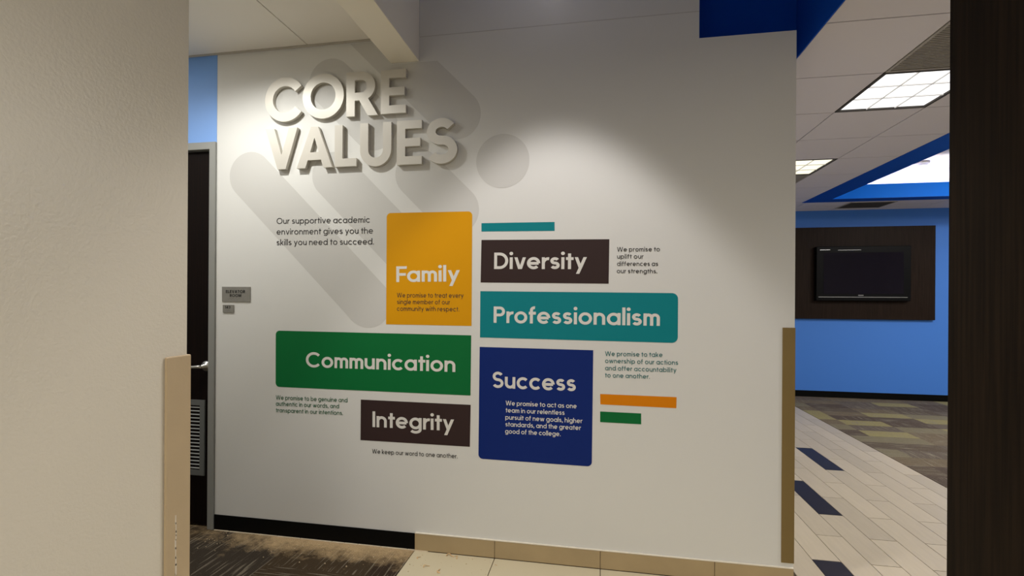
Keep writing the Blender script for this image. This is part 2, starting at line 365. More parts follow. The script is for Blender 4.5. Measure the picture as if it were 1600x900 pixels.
# ------------------------------------------------------------------ ceiling fixtures
def troffer(x0, x1, y0, y1, m, label):
    t = empty('ceiling_light', ((x0+x1)/2, (y0+y1)/2, ZC), label, 'ceiling light', 'square louvred ceiling lights')
    fr = MB(); e = .022
    for a in ((x0+.003, x1-.003, y0+.003, y0+e), (x0+.003, x1-.003, y1-e, y1-.003), (x0+.003, x0+e, y0+e, y1-e), (x1-e, x1-.003, y0+e, y1-e)): fr.box(*a, ZC-.002, ZC+.014)
    fr.build('frame', MGRID, t)
    MB().box(x0+e, x1-e, y0+e, y1-e, ZC+.010, ZC+.013).build('diffuser', m, t)
    lv = MB()
    for k in (1, 2):
        xx = x0+e+(x1-x0-2*e)*k/3; yy = y0+e+(y1-y0-2*e)*k/3
        lv.box(xx-.0035, xx+.0035, y0+e, y1-e, ZC, ZC+.0095); lv.box(x0+e, x1-e, yy-.0035, yy+.0035, ZC, ZC+.0095)
    lv.build('louvre', MLOUVW, t)
def grille(x0, x1, y0, y1, label):
    t = empty('return_air_grille', ((x0+x1)/2, (y0+y1)/2, ZC), label, 'air grille', 'dark ceiling return grilles')
    fr = MB(); e = .02
    for a in ((x0+.004, x1-.004, y0+.004, y0+e), (x0+.004, x1-.004, y1-e, y1-.004), (x0+.004, x0+e, y0+e, y1-e), (x1-e, x1-.004, y0+e, y1-e)): fr.box(*a, ZC-.002, ZC+.014)
    fr.build('frame', MGRILLE, t)
    lv = MB(); n = 30
    for k in range(1, n):
        yy = y0+e+(y1-y0-2*e)*k/n
        lv.box(x0+e, x1-e, yy-.0035, yy+.0035, ZC+.001, ZC+.012)
    lv.build('core', MGRILLE, t)
troffer(1.745, 2.35, GY[7], GY[8], MLIGHT1, 'bright white square ceiling light beside the dark wood panel')
troffer(1.745, 2.35, GY[10], GY[11], MLIGHT2, 'warm yellowish square ceiling light half hidden by the white wall end')
grille(1.745, 2.35, GY[6], GY[7], 'dark square air grille next to the bright white ceiling light')
grille(1.745, 2.35, GY[11], GY[12], 'dark air grille behind the warm yellowish ceiling light')
t = empty('return_air_grille', (3.87, 7.87, ZC), 'dark air grille in the strip of ceiling above the wall television', 'air grille', 'dark ceiling return grilles')
fr = MB()
for a in ((3.56, 4.165, 7.655, 7.675), (3.56, 4.165, 8.10, 8.12), (3.56, 3.58, 7.675, 8.10), (4.145, 4.165, 7.675, 8.10)): fr.box(*a, ZC-.006, ZC-.0005)
fr.build('frame', MGRILLE, t)
lv = MB()
for k in range(20): lv.box(3.58, 4.145, 7.685+k*.021, 7.695+k*.021, ZC-.005, ZC-.0005)
lv.build('core', MGRID, t)

# ------------------------------------------------------------------ baseboards
struct(MB().box(-2.43, -1.0645, D-.006, D-.0005, 0, .099).build('baseboard_left', MBLACK, bevel=.002))
es = MB(); x = -2.425
while x < -1.08:                                       # broken line of dusty adhesive along the foot of the black base
    l = random.uniform(.06, .22); d1, d2 = random.uniform(.012, .016), random.uniform(.012, .016)
    es.prism_z([(x, D-.0065), (x+l-.004, D-.0065), (x+l-.004, D-d2), (x+l/2, D-random.uniform(.011, .017)), (x, D-d1)], .0, .0035); x += l
struct(es.build('trim_5', mat('dusty_adhesive', (.62, .52, .38), .9)))
bt = MB()
for a, b_ in ((-1.0625, -.5775), (-.5745, .0245), (.0275, .6275), (.6305, 1.018)): bt.box(a, b_, D-.010, D-.0005, .003, .101)
struct(bt.build('baseboard_tile', MBASETILE, bevel=.0012, seg=1))
struct(MB().box(-1.057, .535, D-.0008, D-.0002, 3.064, 3.068).build('trim_4', mat('covering_seam', (.52, .50, .47), .6)))
struct(B('trim_2', MGROUT, -1.0625, 1.017, D-.0075, D-.0004, 0, .1005))
struct(MB().box(-1.0625, 1.018, D-.011, D-.0004, .1012, .1058).build('trim_3', MTRIMW))
struct(MB().box(1.03, 9.0, YF-.008, YF-.0005, .003, .10).build('baseboard_far', MBLACK, bevel=.002))

# ------------------------------------------------------------------ door_1 (dark door in a grey frame, at the left)
dr = bpy.data.objects.new('door_1', None); COL.objects.link(dr); dr.location = (-2.9, D+.03, 0); struct(dr)
fm = MB()
X0, X1, ZO = -2.432, -3.438, 2.507
fm.prism_y([(X0, 0), (X0, ZO), (X1, ZO), (X1, 0), (X1+.045, 0), (X1+.045, ZO-.048), (X0-.045, ZO-.048), (X0-.045, 0)], D-.012, D+.09)
fm.build('door_frame', MFRAME, dr, bevel=.003)
st = MB().prism_y([(X0-.045, 0), (X0-.045, ZO-.048), (X1+.045, ZO-.048), (X1+.045, 0), (X1+.06, 0), (X1+.06, ZO-.064), (X0-.06, ZO-.064), (X0-.06, 0)], D+.068, D+.088)
st.build('door_stop', MFRAME, dr)
MB().box(X1+.048, X0-.048, D+.022, D+.066, .012, ZO-.052).build('door_leaf', MDOOR, dr)
lg = MB(); lx0, lx1, lz0, lz1 = -3.33, -2.522, .335, .828
for a in ((lx0, lx1, lz1-.035, lz1), (lx0, lx1, lz0, lz0+.035), (lx0, lx0+.035, lz0+.035, lz1-.035), (lx1-.035, lx1, lz0+.035, lz1-.035)):
    lg.box(a[0], a[1], D+.012, D+.0215, a[2], a[3])
n = 18
for k in range(n):
    z = lz0+.048+(lz1-lz0-.096)*k/(n-1)
    lg.add([(lx0+.035, D+.013, z-.004), (lx1-.035, D+.013, z-.004), (lx1-.035, D+.0215, z+.0005), (lx0+.035, D+.0215, z+.0005),
            (lx0+.035, D+.013, z-.002), (lx1-.035, D+.013, z-.002), (lx1-.035, D+.0215, z+.0025), (lx0+.035, D+.0215, z+.0025)],
           [(0,1,2,3), (4,7,6,5), (0,4,5,1), (3,2,6,7), (0,3,7,4), (1,5,6,2)], 1)
lg.build('louvre_vent', [MLOUVF, MLOUV], dr)
hd = MB()
hx, hz, hy = -2.515, 1.052, D+.0215
nn = 24
ring = lambda r, y: [(hx+r*math.cos(2*PI*k/nn), y, hz+r*math.sin(2*PI*k/nn)) for k in range(nn)]
prof = [(.034, hy), (.034, hy-.006), (.028, hy-.013), (.014, hy-.016), (.012, hy-.045)]
vs_ = [v for r, y in prof for v in ring(r, y)]
fs_ = [(i*nn+k, i*nn+(k+1)%nn, (i+1)*nn+(k+1)%nn, (i+1)*nn+k) for i in range(len(prof)-1) for k in range(nn)]
hd.add(vs_, fs_+[tuple(range(len(prof)*nn-nn, len(prof)*nn))])
hd.tube([(hx, hy-.045, hz), (hx-.02, hy-.052, hz), (hx-.05, hy-.055, hz-.002), (hx-.10, hy-.055, hz-.004), (hx-.135, hy-.052, hz-.004)], [.012, .0115, .0105, .0105, .010])
hdo = hd.build('lever_handle', MSTEEL, dr, smooth=True); hdo['label'] = 'satin steel lever handle'

# ------------------------------------------------------------------ corner guards
def guard(name, pts, z0, z1, m, label):
    o = MB().prism_z(pts, z0, z1).build(name, m, bevel=.006, seg=3, origin=(pts[0][0], pts[0][1], z0))
    return tag(o, label, 'corner guard', 'corner guards')
tg = .007
g_ = guard('corner_guard', [(-.985+tg, .962), (-.985+tg, 1.025+tg), (-1.05, 1.025+tg), (-1.05, 1.0255), (-.9845, 1.0255), (-.9845, .962)], .10, 1.361, MGUARD,
      'tan corner guard on the cream wall nearest the camera')
sm_ = MB(); zz = .985
for k in range(11):                                    # pale scrape rubbed into the vinyl
    yy = .988+random.uniform(-.0012, .0012); hh = random.uniform(.010, .030)
    sm_.box(-.9782, -.9776, yy, yy+random.uniform(.0015, .005), zz-hh, zz); zz -= hh*.8
sm_.build('scuff_mark', mat('pale_scrape', (.62, .54, .42), .8), g_)
tg = .005
guard('corner_guard', [(.960, D-tg), (1.02+tg-.003, D-tg), (1.02+tg-.003, D+.06), (1.0205, D+.06), (1.0205, D-.0005), (.960, D-.0005)], .128, 1.361, MGUARD2,
      'olive brown corner guard at the right end of the white wall')

# ------------------------------------------------------------------ far panel and television
pn = tag(MB().box(3.04, 4.995, YF-.05, YF-.0005, 1.228, 2.652).build('wall_panel', MPANEL, bevel=.003, origin=(4, YF, 1.228)),
         'dark brown wood backing panel on the far blue wall', 'wall panel')
tv = empty('television', (4.0, YF-.05, 1.5), 'black flat television on the dark wood panel, switched off', 'television')
tx0, tx1, tz0, tz1 = 3.33, 4.63, 1.512, 2.345; ty = YF-.051
MB().box(tx0, tx1, ty-.075, ty, tz0, tz1).build('housing', MTVB, tv, bevel=.008)
MB().box(tx0+.10, tx1-.10, ty-.0775, ty-.0752, tz0+.105, tz1-.095).build('screen', MTVS, tv)
b1 = MB(); b1.box(tx0+.03, tx1-.05, ty-.082, ty-.0752, tz0+.052, tz0+.060)
b1.build('speaker_strip', MSILV, tv)
b2 = MB(); b2.box(tx0+.05, tx0+.19, ty-.080, ty-.0752, tz1-.056, tz1-.049); b2.box(tx0+.30, tx0+.62, ty-.080, ty-.0752, tz1-.060, tz1-.056)
b2.build('top_strip', MSILV, tv)
lgm = MB()
for k in range(7): lgm.box(tx0+.585+k*.0105, tx0+.5935+k*.0105, ty-.0785, ty-.0752, tz0+.078, tz0+.090)
lgm.build('maker_badge', MSILV, tv)

# ------------------------------------------------------------------ stroke lettering (monoline geometric sans)
def arc(cx, cy, rx, ry, a0, a1, n=None):
    n = n or max(4, int(abs(a1-a0)/9))
    return [(cx+rx*math.cos(math.radians(a0+(a1-a0)*i/n)), cy+ry*math.sin(math.radians(a0+(a1-a0)*i/n))) for i in range(n+1)]
def slant(x0, y0, x1, y1, t):                 # diagonal stem with level ends, centred on the segment
    L = math.hypot(x1-x0, y1-y0); hw = t/2*L/abs(y1-y0)
    return ('poly', [(x0-hw, y0), (x0+hw, y0), (x1+hw, y1), (x1-hw, y1)])
def S_path(w, h, t):
    r = (h-t)/4; cx = w/2; ru = (w-t)/2*.93; rl = (w-t)/2
    up = arc(cx, h-t/2-r*.97, ru, r*.97, 28, 255); lo = arc(cx, t/2+r*1.03, rl, r*1.03, 75, -152)
    return up+lo
def glyph(c, t):
    X = .71; A = 1.04; h = t/2; S = []
    ov = .012
    def bowl(w): return ('ring', (w/2, X/2, (w-t)/2, (X-t)/2+ov))
    def vert(x, y0, y1): return ('line', [(x, y0), (x, y1)])
    def hor(x0, x1, y): return ('line', [(x0, y), (x1, y)])
    w = .74
    if c == 'a': S = [bowl(w), vert(w-h, 0, X)]
    elif c == 'b': S = [bowl(w), vert(h, 0, A)]
    elif c == 'd': S = [bowl(w), vert(w-h, 0, A)]
    elif c == 'p': S = [bowl(w), vert(h, -.28, X)]
    elif c == 'o': S = [bowl(w)]
    elif c == 'c': w = .67; S = [('line', arc(.37, X/2, .37-h, (X-t)/2+ov, 42, 318))]
    elif c == 'e': S = [('line', arc(w/2, X/2, (w-t)/2, (X-t)/2+ov, -1, 316)), hor(h, w-h*1.05, X/2-.01)]; 
    elif c == 'f': w = .42; S = [('line', [(.15+h*0, 0), (.15, .80)]+arc(.15+.17, .80, .17, A-h-.80, 180, 80)), hor(0, .40, X-h)]
    elif c == 'g': S = [bowl(w), ('line', [(w-h, X), (w-h, -.02)]+arc(w/2, -.02, w/2-h, .26-h, 0, -150))]
    elif c in 'hnu':
        w = .63; r = w/2-h
        if c == 'u': S = [('line', [(h, X), (h, r+h)]+arc(w/2, r+h, r, r, 180, 360)), vert(w-h, 0, X)]
        else: S = [('line', [(w-h, 0), (w-h, X-r-h)]+arc(w/2, X-r-h, r, r, 0, 180)), vert(h, 0, A if c == 'h' else X)]
    elif c == 'm':
        hw = .515; w = 2*hw-t; r = hw/2-h
        for k in (0, 1):
            o = k*(hw-t); S.append(('line', [(o+hw-h, 0), (o+hw-h, X-r-h)]+arc(o+hw/2, X-r-h, r, r*1.0, 0, 180)))
        S.append(vert(h, 0, X))
    elif c == 'i': w = t; S = [vert(h, 0, X), ('disc', (h, .94, t*.62))]
    elif c == 'l': w = t; S = [vert(h, 0, A)]
    elif c == 'k': w = .58; S = [vert(h, 0, A), slant(h+.10, .25, w-t*.75, X, t), slant(.26, .40, w-t*.6, 0, t)]
    elif c == 'r': w = .40; S = [vert(h, 0, X), ('line', arc(h+.27, X-.29-h, .27, .29, 180, 80))]
    elif c == 's': w = .53; S = [('line', S_path(w, X, t))]
    elif c == 't': w = .41; S = [vert(.19, 0, .93), hor(0, w, X-h)]
    elif c == 'v': w = .66; S = [slant(t*.55, X, w/2-t*.12, 0, t), slant(w-t*.55, X, w/2+t*.12, 0, t)]
    elif c == 'w': w = .98; q = w/4; S = [slant(t*.55, X, q+.02, 0, t), slant(w/2, X, q+.06, 0, t), slant(w/2, X, w-q-.06, 0, t), slant(w-t*.55, X, w-q-.02, 0, t)]
    elif c == 'y': w = .66; S = [slant(t*.55, X, w/2-t*.05, .05, t), slant(w-t*.55, X, w*.26, -.28, t)]
    elif c == 'C': w = .93; S = [('line', arc(.52, .5, .52-h, .5-h+.012, 42, 318))]
    elif c in 'O0': w = 1.04; S = [('ring', (w/2, .5, w/2-h, .5-h+.012))]
    elif c == 'D': w = .80; S = [('loop', [(h, h), (.32, h)]+arc(.32, .5, w-.32-h, .5-h, -90, 90)+[(h, 1-h)])]
    elif c == 'F': w = .60; S = [vert(h, 0, 1), hor(0, w, 1-h), hor(0, w*.92, .48)]
    elif c == 'E': w = .60; S = [vert(h, 0, 1), hor(0, w, 1-h), hor(0, w*.95, .51), hor(0, w, h)]
    elif c == 'I': w = t; S = [vert(h, 0, 1)]
    elif c == 'L': w = .56; S = [vert(h, 0, 1), hor(0, w, h)]
    elif c in 'PR':
        w = .66; S = [vert(h, 0, 1), ('line', [(h, 1-h), (w-.32, 1-h)]+arc(w-.30, .70, .30-h, .30-h, 90, -90)+[(h, .40+h)])]
        if c == 'R': S.append(slant(.34, .42, w-t*.45, 0, t))
    elif c == 'S': w = .68; S = [('line', S_path(w, 1.0, t))]
    elif c == 'W': w = 1.28; q = w/4; S = [slant(t*.55, 1, q, 0, t), slant(w/2, 1, q+.03, 0, t), slant(w/2, 1, w-q-.03, 0, t), slant(w-t*.55, 1, w-q, 0, t)]
    elif c == 'V': w = .86; S = [slant(t*.6, 1, w/2-t*.1, 0, t), slant(w-t*.6, 1, w/2+t*.1, 0, t)]
    elif c == 'A': w = .90; S = [slant(t*.6, 0, w/2-t*.1, 1, t), slant(w-t*.6, 0, w/2+t*.1, 1, t), hor(w*.2, w*.8, .27)]
    elif c == 'T': w = .66; S = [vert(w/2, 0, 1), hor(0, w, 1-h)]
    elif c == 'M': w = .92; S = [vert(h, 0, 1), vert(w-h, 0, 1), slant(t*.6, 1, w/2, .1, t), slant(w-t*.6, 1, w/2, .1, t)]
    elif c == '1': w = .36; S = [vert(w-h, 0, 1), slant(w-h-.02, 1-t*.2, .06, .74, t)]
    elif c == '4': w = .66; S = [vert(w-.20, 0, 1), slant(w-.22, 1, .09, .24, t), hor(0, w, .25)]
    elif c == '3': w = .60; S = [('line', arc(.29, .74, .24-h*.2, .26-h, 150, -90)), ('line', arc(.29, .275, .29-h, .275-h, 90, -150))]
    elif c == '.': w = t*1.15; S = [('disc', (w/2, t*.58, t*.60))]
    elif c == ',': w = t*1.15; S = [slant(w/2+.015, t*1.1, w/2-.045, -.15, t)]
    return w, S
def strip(pts, hw, closed=False):
    n = len(pts); L_, R_ = [], []
    for i in range(n):
        p = Vector(pts[i])
        a = Vector(pts[(i-1) % n]) if (closed or i > 0) else None
        b = Vector(pts[(i+1) % n]) if (closed or i < n-1) else None
        d1 = (p-a).normalized() if a is not None and (p-a).length > 1e-9 else None
        d2 = (b-p).normalized() if b is not None and (b-p).length > 1e-9 else None
        if d1 is None: d1 = d2
        if d2 is None: d2 = d1
        nrm = Vector((-(d1.y+d2.y), d1.x+d2.x)).normalized(); k = max(.35, nrm.dot(Vector((-d1.y, d1.x))))
        L_.append(p+nrm*hw/k); R_.append(p-nrm*hw/k)
    return L_, R_
def write(mb, text, p0, p1, cap, t, gap, y0):
    """lettering whose baseline runs from p0 to p1 on the wall, raised to y0"""
    x = 0; items = []
    for ch in text:
        if ch == ' ': x += .30; continue
        wd, S = glyph(ch, t); items.append((x, S)); x += wd+gap
        if ch in 'rtfvyTVA': x -= .03
        if ch == 'F': x -= .07
    width = x-gap
    P0 = Vector(p0); U = (Vector(p1)-P0); sx = U.length/width; U.normalize(); V = Vector((-U.y, U.x))
    def T(p, ox): q = P0+U*(ox+p[0])*sx+V*p[1]*cap; return (q.x, y0, q.y)
    h = t/2; y_in = y0; ns = 0
    for ox, S in items:
        for kind, d in S:
            ns += 1; y0 = y_in-.00004*(ns % 4)
            if kind == 'poly':
                mb.add([T(p, ox) for p in d], [tuple(range(len(d)))])
            elif kind == 'disc':
                cx, cy, r = d; mb.add([T((cx+r*math.cos(2*PI*k/16), cy+r*math.sin(2*PI*k/16)), ox) for k in range(16)], [tuple(range(16))])
            else:
                closed = kind in ('ring', 'loop')
                if kind == 'ring': pts = arc(d[0], d[1], d[2], d[3], 0, 360, 40)[:-1]
                else: pts = d
                Ls, Rs = strip(pts, h, closed); n = len(pts)
                vs = [T(p, ox) for p in Ls]+[T(p, ox) for p in Rs]
                fs = [(i, (i+1) % n, (i+1) % n+n, i+n) for i in range(n if closed else n-1)]
                mb.add(vs, fs)
    return mb
def face_front(o):      # flat vinyl: make every face look out of the wall
    bm = bmesh.new(); bm.from_mesh(o.data)
    for f in bm.faces:
        if f.normal.y > 0: f.normal_flip()
    bm.to_mesh(o.data); bm.free(); return o
BODY, HEAD = .142, .170
def lines(name, rows, m, t, gap, off, parent=None):
    mb = MB()
    for text, p0, p1, cap in rows: write(mb, text, p0, p1, cap, t, gap, D-off)
    ox = rows[0][1]
    return face_front(mb.build(name, m, parent, origin=None if parent else (ox[0], D, ox[1])))

# ------------------------------------------------------------------ wall graphics: pale capsules and disc
def clip(poly, f):
    out = []
    for i in range(len(poly)):
        a, b = poly[i], poly[(i+1) % len(poly)]; fa, fb = f(a), f(b)
        if fa >= 0: out.append(a)
        if (fa >= 0) != (fb >= 0): s = fa/(fa-fb); out.append((a[0]+(b[0]-a[0])*s, a[1]+(b[1]-a[1])*s))
    return out
def capsule(a, b, r):
    ang = math.degrees(math.atan2(b[1]-a[1], b[0]-a[0]))
    return arc(a[0], a[1], r, r, ang+90, ang+270, 24)+arc(b[0], b[1], r, r, ang-90, ang+90, 24)
TH = .0008
def decal(name, pts, m, label, cat, group=None, th=TH):
    c = (sum(p[0] for p in pts)/len(pts), D, sum(p[1] for p in pts)/len(pts))
    return tag(MB().prism_y(pts, D-th, D-.0002).build(name, m, origin=c), label, cat, group)
G = 'pale grey rounded wall bars'
decal('wall_graphic', capsule((-2.185, 2.281), (-1.375, 1.471), .150), MPILL, 'long pale grey rounded bar at far left, slanting down behind the black paragraph', 'wall graphic', G, .0005)
decal('wall_graphic', capsule((-1.610, 2.262), (-1.118, 1.772), .143), MPILL, 'pale grey rounded bar below letters A and L, ending behind the yellow panel', 'wall graphic', G, .0005)
decal('wall_graphic', capsule((-1.058, 2.250), (-.830, 2.024), .146), MPILL, 'short pale grey rounded bar under letters E and S, above the yellow panel', 'wall graphic', G, .0005)
decal('wall_graphic', capsule((-1.631, 2.836), (-1.340, 2.548), .147), MPILL, 'pale grey rounded bar behind the letters O and R', 'wall graphic', G, .0005)
pe = capsule((-1.5357, 3.300), (-.823, 2.588), .146)
pe = clip(pe, lambda p: 3.062-p[1])
pe = [p for p in pe]
peA = clip(pe, lambda p: -1.238-p[0]); peB = clip(clip(pe, lambda p: p[0]+1.238), lambda p: 2.915-p[1])
pem = MB(); pem.prism_y(peA, D-.0005, D-.0002); pem.prism_y(peB, D-.0005, D-.0002)
tag(pem.build('wall_graphic', MPILL, origin=(-1.0, D, 2.7)), 'darker-looking grey rounded bar under the beam, above and right of the letter S', 'wall graphic', G)
decal('wall_graphic', arc(-.5452, 2.3025, .157, .157, 0, 360, 64)[:-1], MPILL, 'pale grey round disc to the right of the letter S', 'wall graphic', None, .0005)

# ------------------------------------------------------------------ wall graphics: coloured panels with lettering
def rounded(q, which, r):
    """quad q = tl,tr,br,bl; corners listed in which are rounded"""
    out = []; n = 4
    for i in range(4):
        p = Vector(q[i])
        if i not in which: out.append(tuple(p)); continue
        a = (Vector(q[i-1])-p).normalized(); b = (Vector(q[(i+1) % 4])-p).normalized()
        c = p+(a+b)*r
        for k in range(9):
            th = k/8*PI/2; out.append(tuple(c - b*r*math.cos(th) - a*r*math.sin(th)))
    return out
def panel(q, which, r, m, label):
    pts = rounded(q, which, r); o = empty('wall_panel_graphic', (q[3][0], D, q[3][1]), label, 'wall graphic', 'coloured value panels')
    MB().prism_y(pts, D-TH, D-.0002).build('vinyl_panel', m, o)
    return o
W_ = .0013
p = panel([(-1.2577,2.0176),(-.7241,2.0150),(-.7245,1.3431),(-1.2575,1.3448)], (0, 1), .026, MYEL, 'amber yellow wall panel reading Family')
lines('heading', [('Family',(-1.1933,1.6004),(-.8003,1.6040),.0945)], MLW, HEAD, .085, W_, p)
lines('body_text', [('We promise to treat every',(-1.1886,1.5077),(-.7739,1.5077),.0282),('single member of our',(-1.1883,1.4681),(-.8557,1.4681),.0282),
    ('community with respect.',(-1.1881,1.4270),(-.7991,1.4270),.0282)], MLBR, BODY, .12, W_, p)['label'] = 'dark brown lettering'
p = panel([(-1.9984,1.2939),(-.7258,1.2879),(-.7280,.9351),(-1.9970,.9390)], (0, 3), .026, MGRN, 'green wall panel reading Communication')
lines('heading', [('Communication',(-1.7882,1.0698),(-.8210,1.0699),.0935)], MLW, HEAD, .085, W_, p)
p = panel([(-1.4186,.8824),(-.7265,.8804),(-.7300,.6344),(-1.4190,.6349)], (), 0, MCHAR, 'charcoal wall panel reading Integrity')
lines('heading', [('Integrity',(-1.3409,.7192),(-.8293,.7220),.0953)], MLW, HEAD, .085, W_, p)
p = panel([(-.6679,1.8461),(.0646,1.8393),(.0623,1.5915),(-.6713,1.5978)], (), 0, MCHAR, 'charcoal wall panel reading Diversity')
lines('heading', [('Diversity',(-.5915,1.6763),(-.0618,1.6731),.0950)], MLW, HEAD, .085, W_, p)
p = panel([(-.6725,1.5473),(.4337,1.5401),(.4336,1.2682),(-.6730,1.2769)], (1, 2), .032, MTEAL, 'teal wall panel reading Professionalism')
lines('heading', [('Professionalism',(-.5922,1.3638),(.3390,1.3602),.0945)], MLW, HEAD, .085, W_, p)
p = panel([(-.6746,1.2216),(-.0199,1.2181),(-.0240,.5651),(-.6781,.5687)], (2, 3), .026, MCOB, 'cobalt blue wall panel reading Success')
lines('heading', [('Success',(-.5977,.9858),(-.1160,.9839),.0945)], MLW, HEAD, .085, W_, p)
lines('body_text', [('We promise to act as one',(-.5175,.8878),(-.1104,.8880),.0266),('team in our relentless',(-.5173,.8465),(-.1781,.8474),.0266),
    ('pursuit of new goals, higher',(-.5189,.8057),(-.0781,.8061),.0266),('standards, and the greater',(-.5186,.7658),(-.0860,.7667),.0266),
    ('good of the college.',(-.5199,.7250),(-.1994,.7261),.0266)], MLW, .150, .11, W_, p)
decal('accent_bar', [(-.6686,1.9444),(-.2413,1.9423),(-.2409,1.8915),(-.6682,1.8957)], MTEAL, 'thin teal bar above the Diversity panel', 'wall graphic', 'thin coloured accent bars')
decal('accent_bar', [(.0194,.9741),(.4291,.9735),(.4281,.9131),(.0212,.9165)], MORG, 'orange bar to the right of the Success panel', 'wall graphic', 'thin coloured accent bars')
decal('accent_bar', [(.0201,.8764),(.2427,.8758),(.2430,.8158),(.0204,.8170)], MGRN, 'short green bar below the orange bar', 'wall graphic', 'thin coloured accent bars')
def para(rows, m, label, t=BODY):
    o = empty('wall_lettering', (rows[-1][1][0], D, rows[-1][1][1]), label, 'wall lettering', 'printed paragraphs on the wall')
    for r in rows: lines('text_line', [r], m, t, .12, W_, o)
para([('Our supportive academic',(-1.9972,1.9672),(-1.3664,1.9625),.0372),('environment gives you the',(-1.9968,1.8996),(-1.3451,1.8955),.0372),
      ('skills you need to succeed.',(-1.9963,1.8325),(-1.3393,1.8289),.0372)], MLB, 'black three line paragraph beginning Our supportive academic, left of the yellow panel', .135)
para([('We promise to be genuine and',(-1.9944,.8594),(-1.5063,.8620),.0269),('authentic in our words, and',(-1.9941,.8200),(-1.5618,.8225),.0269),
      ('transparent in our intentions.',(-1.9938,.7790),(-1.5355,.7820),.0269)], MLG, 'green three line paragraph under the green Communication panel')
para([('We keep our word to one another.',(-1.3419,.5590),(-.8032,.5620),.0265)], MLB, 'single black line of text under the Integrity panel')
para([('We promise to',(.1066,1.7705),(.3365,1.7688),.0245),('uplift our',(.1069,1.7311),(.2494,1.7299),.0245),
      ('differences as',(.1071,1.6905),(.3275,1.6888),.0245),('our strengths.',(.1060,1.6505),(.3237,1.6480),.0245)], MLB, 'black four line paragraph right of the Diversity panel')
para([('We promise to take',(.0452,1.1885),(.3542,1.1900),.0255),('ownership of our actions',(.0454,1.1489),(.4360,1.1494),.0255),
      ('and offer accountability',(.0457,1.1085),(.4269,1.1083),.0255),('to one another.',(.0459,1.0685),(.2879,1.0687),.0255)], MLT, 'teal four line paragraph below the Professionalism panel')

# ------------------------------------------------------------------ raised metal letters
def letter(ch, splines, label):
    cu = bpy.data.curves.new('raised_letter', 'CURVE'); cu.dimensions = '2D'; cu.fill_mode = 'BOTH'; cu.extrude = .0125
    c0 = Vector((sum(p[0] for p in splines[0])/len(splines[0]), min(p[1] for p in splines[0])))
    for pts in splines:
        sp = cu.splines.new('POLY'); sp.points.add(len(pts)-1); sp.use_cyclic_u = True
        for k, q in enumerate(pts): sp.points[k].co = (q[0]-c0.x, q[1]-c0.y, 0, 1)
    tmp = bpy.data.objects.new('tmp', cu); COL.objects.link(tmp)
    bpy.context.view_layer.update()
    me = bpy.data.meshes.new_from_object(tmp.evaluated_get(bpy.context.evaluated_depsgraph_get()))
    bpy.data.objects.remove(tmp); bpy.data.curves.remove(cu)
    me.transform(Matrix.Rotation(PI/2, 4, 'X'))      # local z becomes -y : the front looks out of the wall
    bm = bmesh.new(); bm.from_mesh(me); bmesh.ops.remove_doubles(bm, verts=bm.verts, dist=1e-5); bmesh.ops.recalc_face_normals(bm, faces=bm.faces)
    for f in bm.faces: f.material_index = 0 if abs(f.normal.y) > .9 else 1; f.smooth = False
    bm.to_mesh(me); bm.free()
    me.materials.clear(); me.materials.append(MLETTER); me.materials.append(MLETSIDE)
    o = bpy.data.objects.new('raised_letter', me); COL.objects.link(o); o.location = (c0.x, D-.0155, c0.y)
    return tag(o, label, 'letter', 'raised metal letters')
def stripo(pts, hw):
    Ls, Rs = strip(pts, hw); return [tuple(q) for q in Ls]+[tuple(q) for q in Rs[::-1]]
t_ = .0545
letter('C', [stripo(arc(-1.9255, 2.738, .138-t_/2, .138-t_/2, 35, 325, 60), t_/2)], 'raised metal letter C, first of the top word')
letter('O', [arc(-1.6665, 2.742, .138, .138, 0, 360, 80)[:-1], arc(-1.6665, 2.742, .0835, .0835, 0, 360, 64)[:-1]], 'raised metal letter O in the top word')
rz0, rz1 = 2.605, 2.8725
letter('R', [[(-1.512, rz0), (-1.4565, rz0), (-1.4565, 2.700), (-1.428, 2.700), (-1.3705, rz0), (-1.3065, rz0), (-1.3690, 2.7085)]+arc(-1.4120, 2.7855, .0870, .0870, -60, 90, 24)+[(-1.512, rz1)],
             [(-1.4565, 2.7480), (-1.4565, 2.8230)]+arc(-1.4150, 2.7855, .0375, .0375, 90, -90, 16)], 'raised metal letter R in the top word')
letter('E', [[(-1.2875, 2.608), (-1.128, 2.608), (-1.128, 2.657), (-1.2345, 2.657), (-1.2345, 2.7155), (-1.1375, 2.7155), (-1.1375, 2.7645), (-1.2345, 2.7645), (-1.2345, 2.820), (-1.129, 2.820), (-1.129, 2.869), (-1.2875, 2.869)]],
       'raised metal letter E ending the top word')
letter('V', [[(-2.0584, 2.559), (-1.998, 2.559), (-1.9470, 2.392), (-1.8965, 2.559), (-1.8382, 2.559), (-1.9186, 2.3035), (-1.974, 2.3035)]], 'raised metal letter V, first of the lower word')
letter('A', [[(-1.8426, 2.3035), (-1.7840, 2.3035), (-1.7665, 2.352), (-1.6785, 2.352), (-1.6610, 2.3035), (-1.6023, 2.3035), (-1.6985, 2.557), (-1.7465, 2.557)],
             [(-1.7510, 2.400), (-1.7225, 2.490), (-1.6935, 2.400)]], 'raised metal letter A in the lower word')
letter('L', [[(-1.587, 2.303), (-1.4434, 2.303), (-1.4434, 2.352), (-1.535, 2.352), (-1.535, 2.557), (-1.587, 2.557)]], 'raised metal letter L in the lower word')
ur = .1005-.026
letter('U', [stripo([(-1.3937, 2.559)]+arc(-1.3197, 2.3965, .0740, .0740, 180, 360, 30)+[(-1.2457, 2.559)], .0263)], 'raised metal letter U in the lower word')
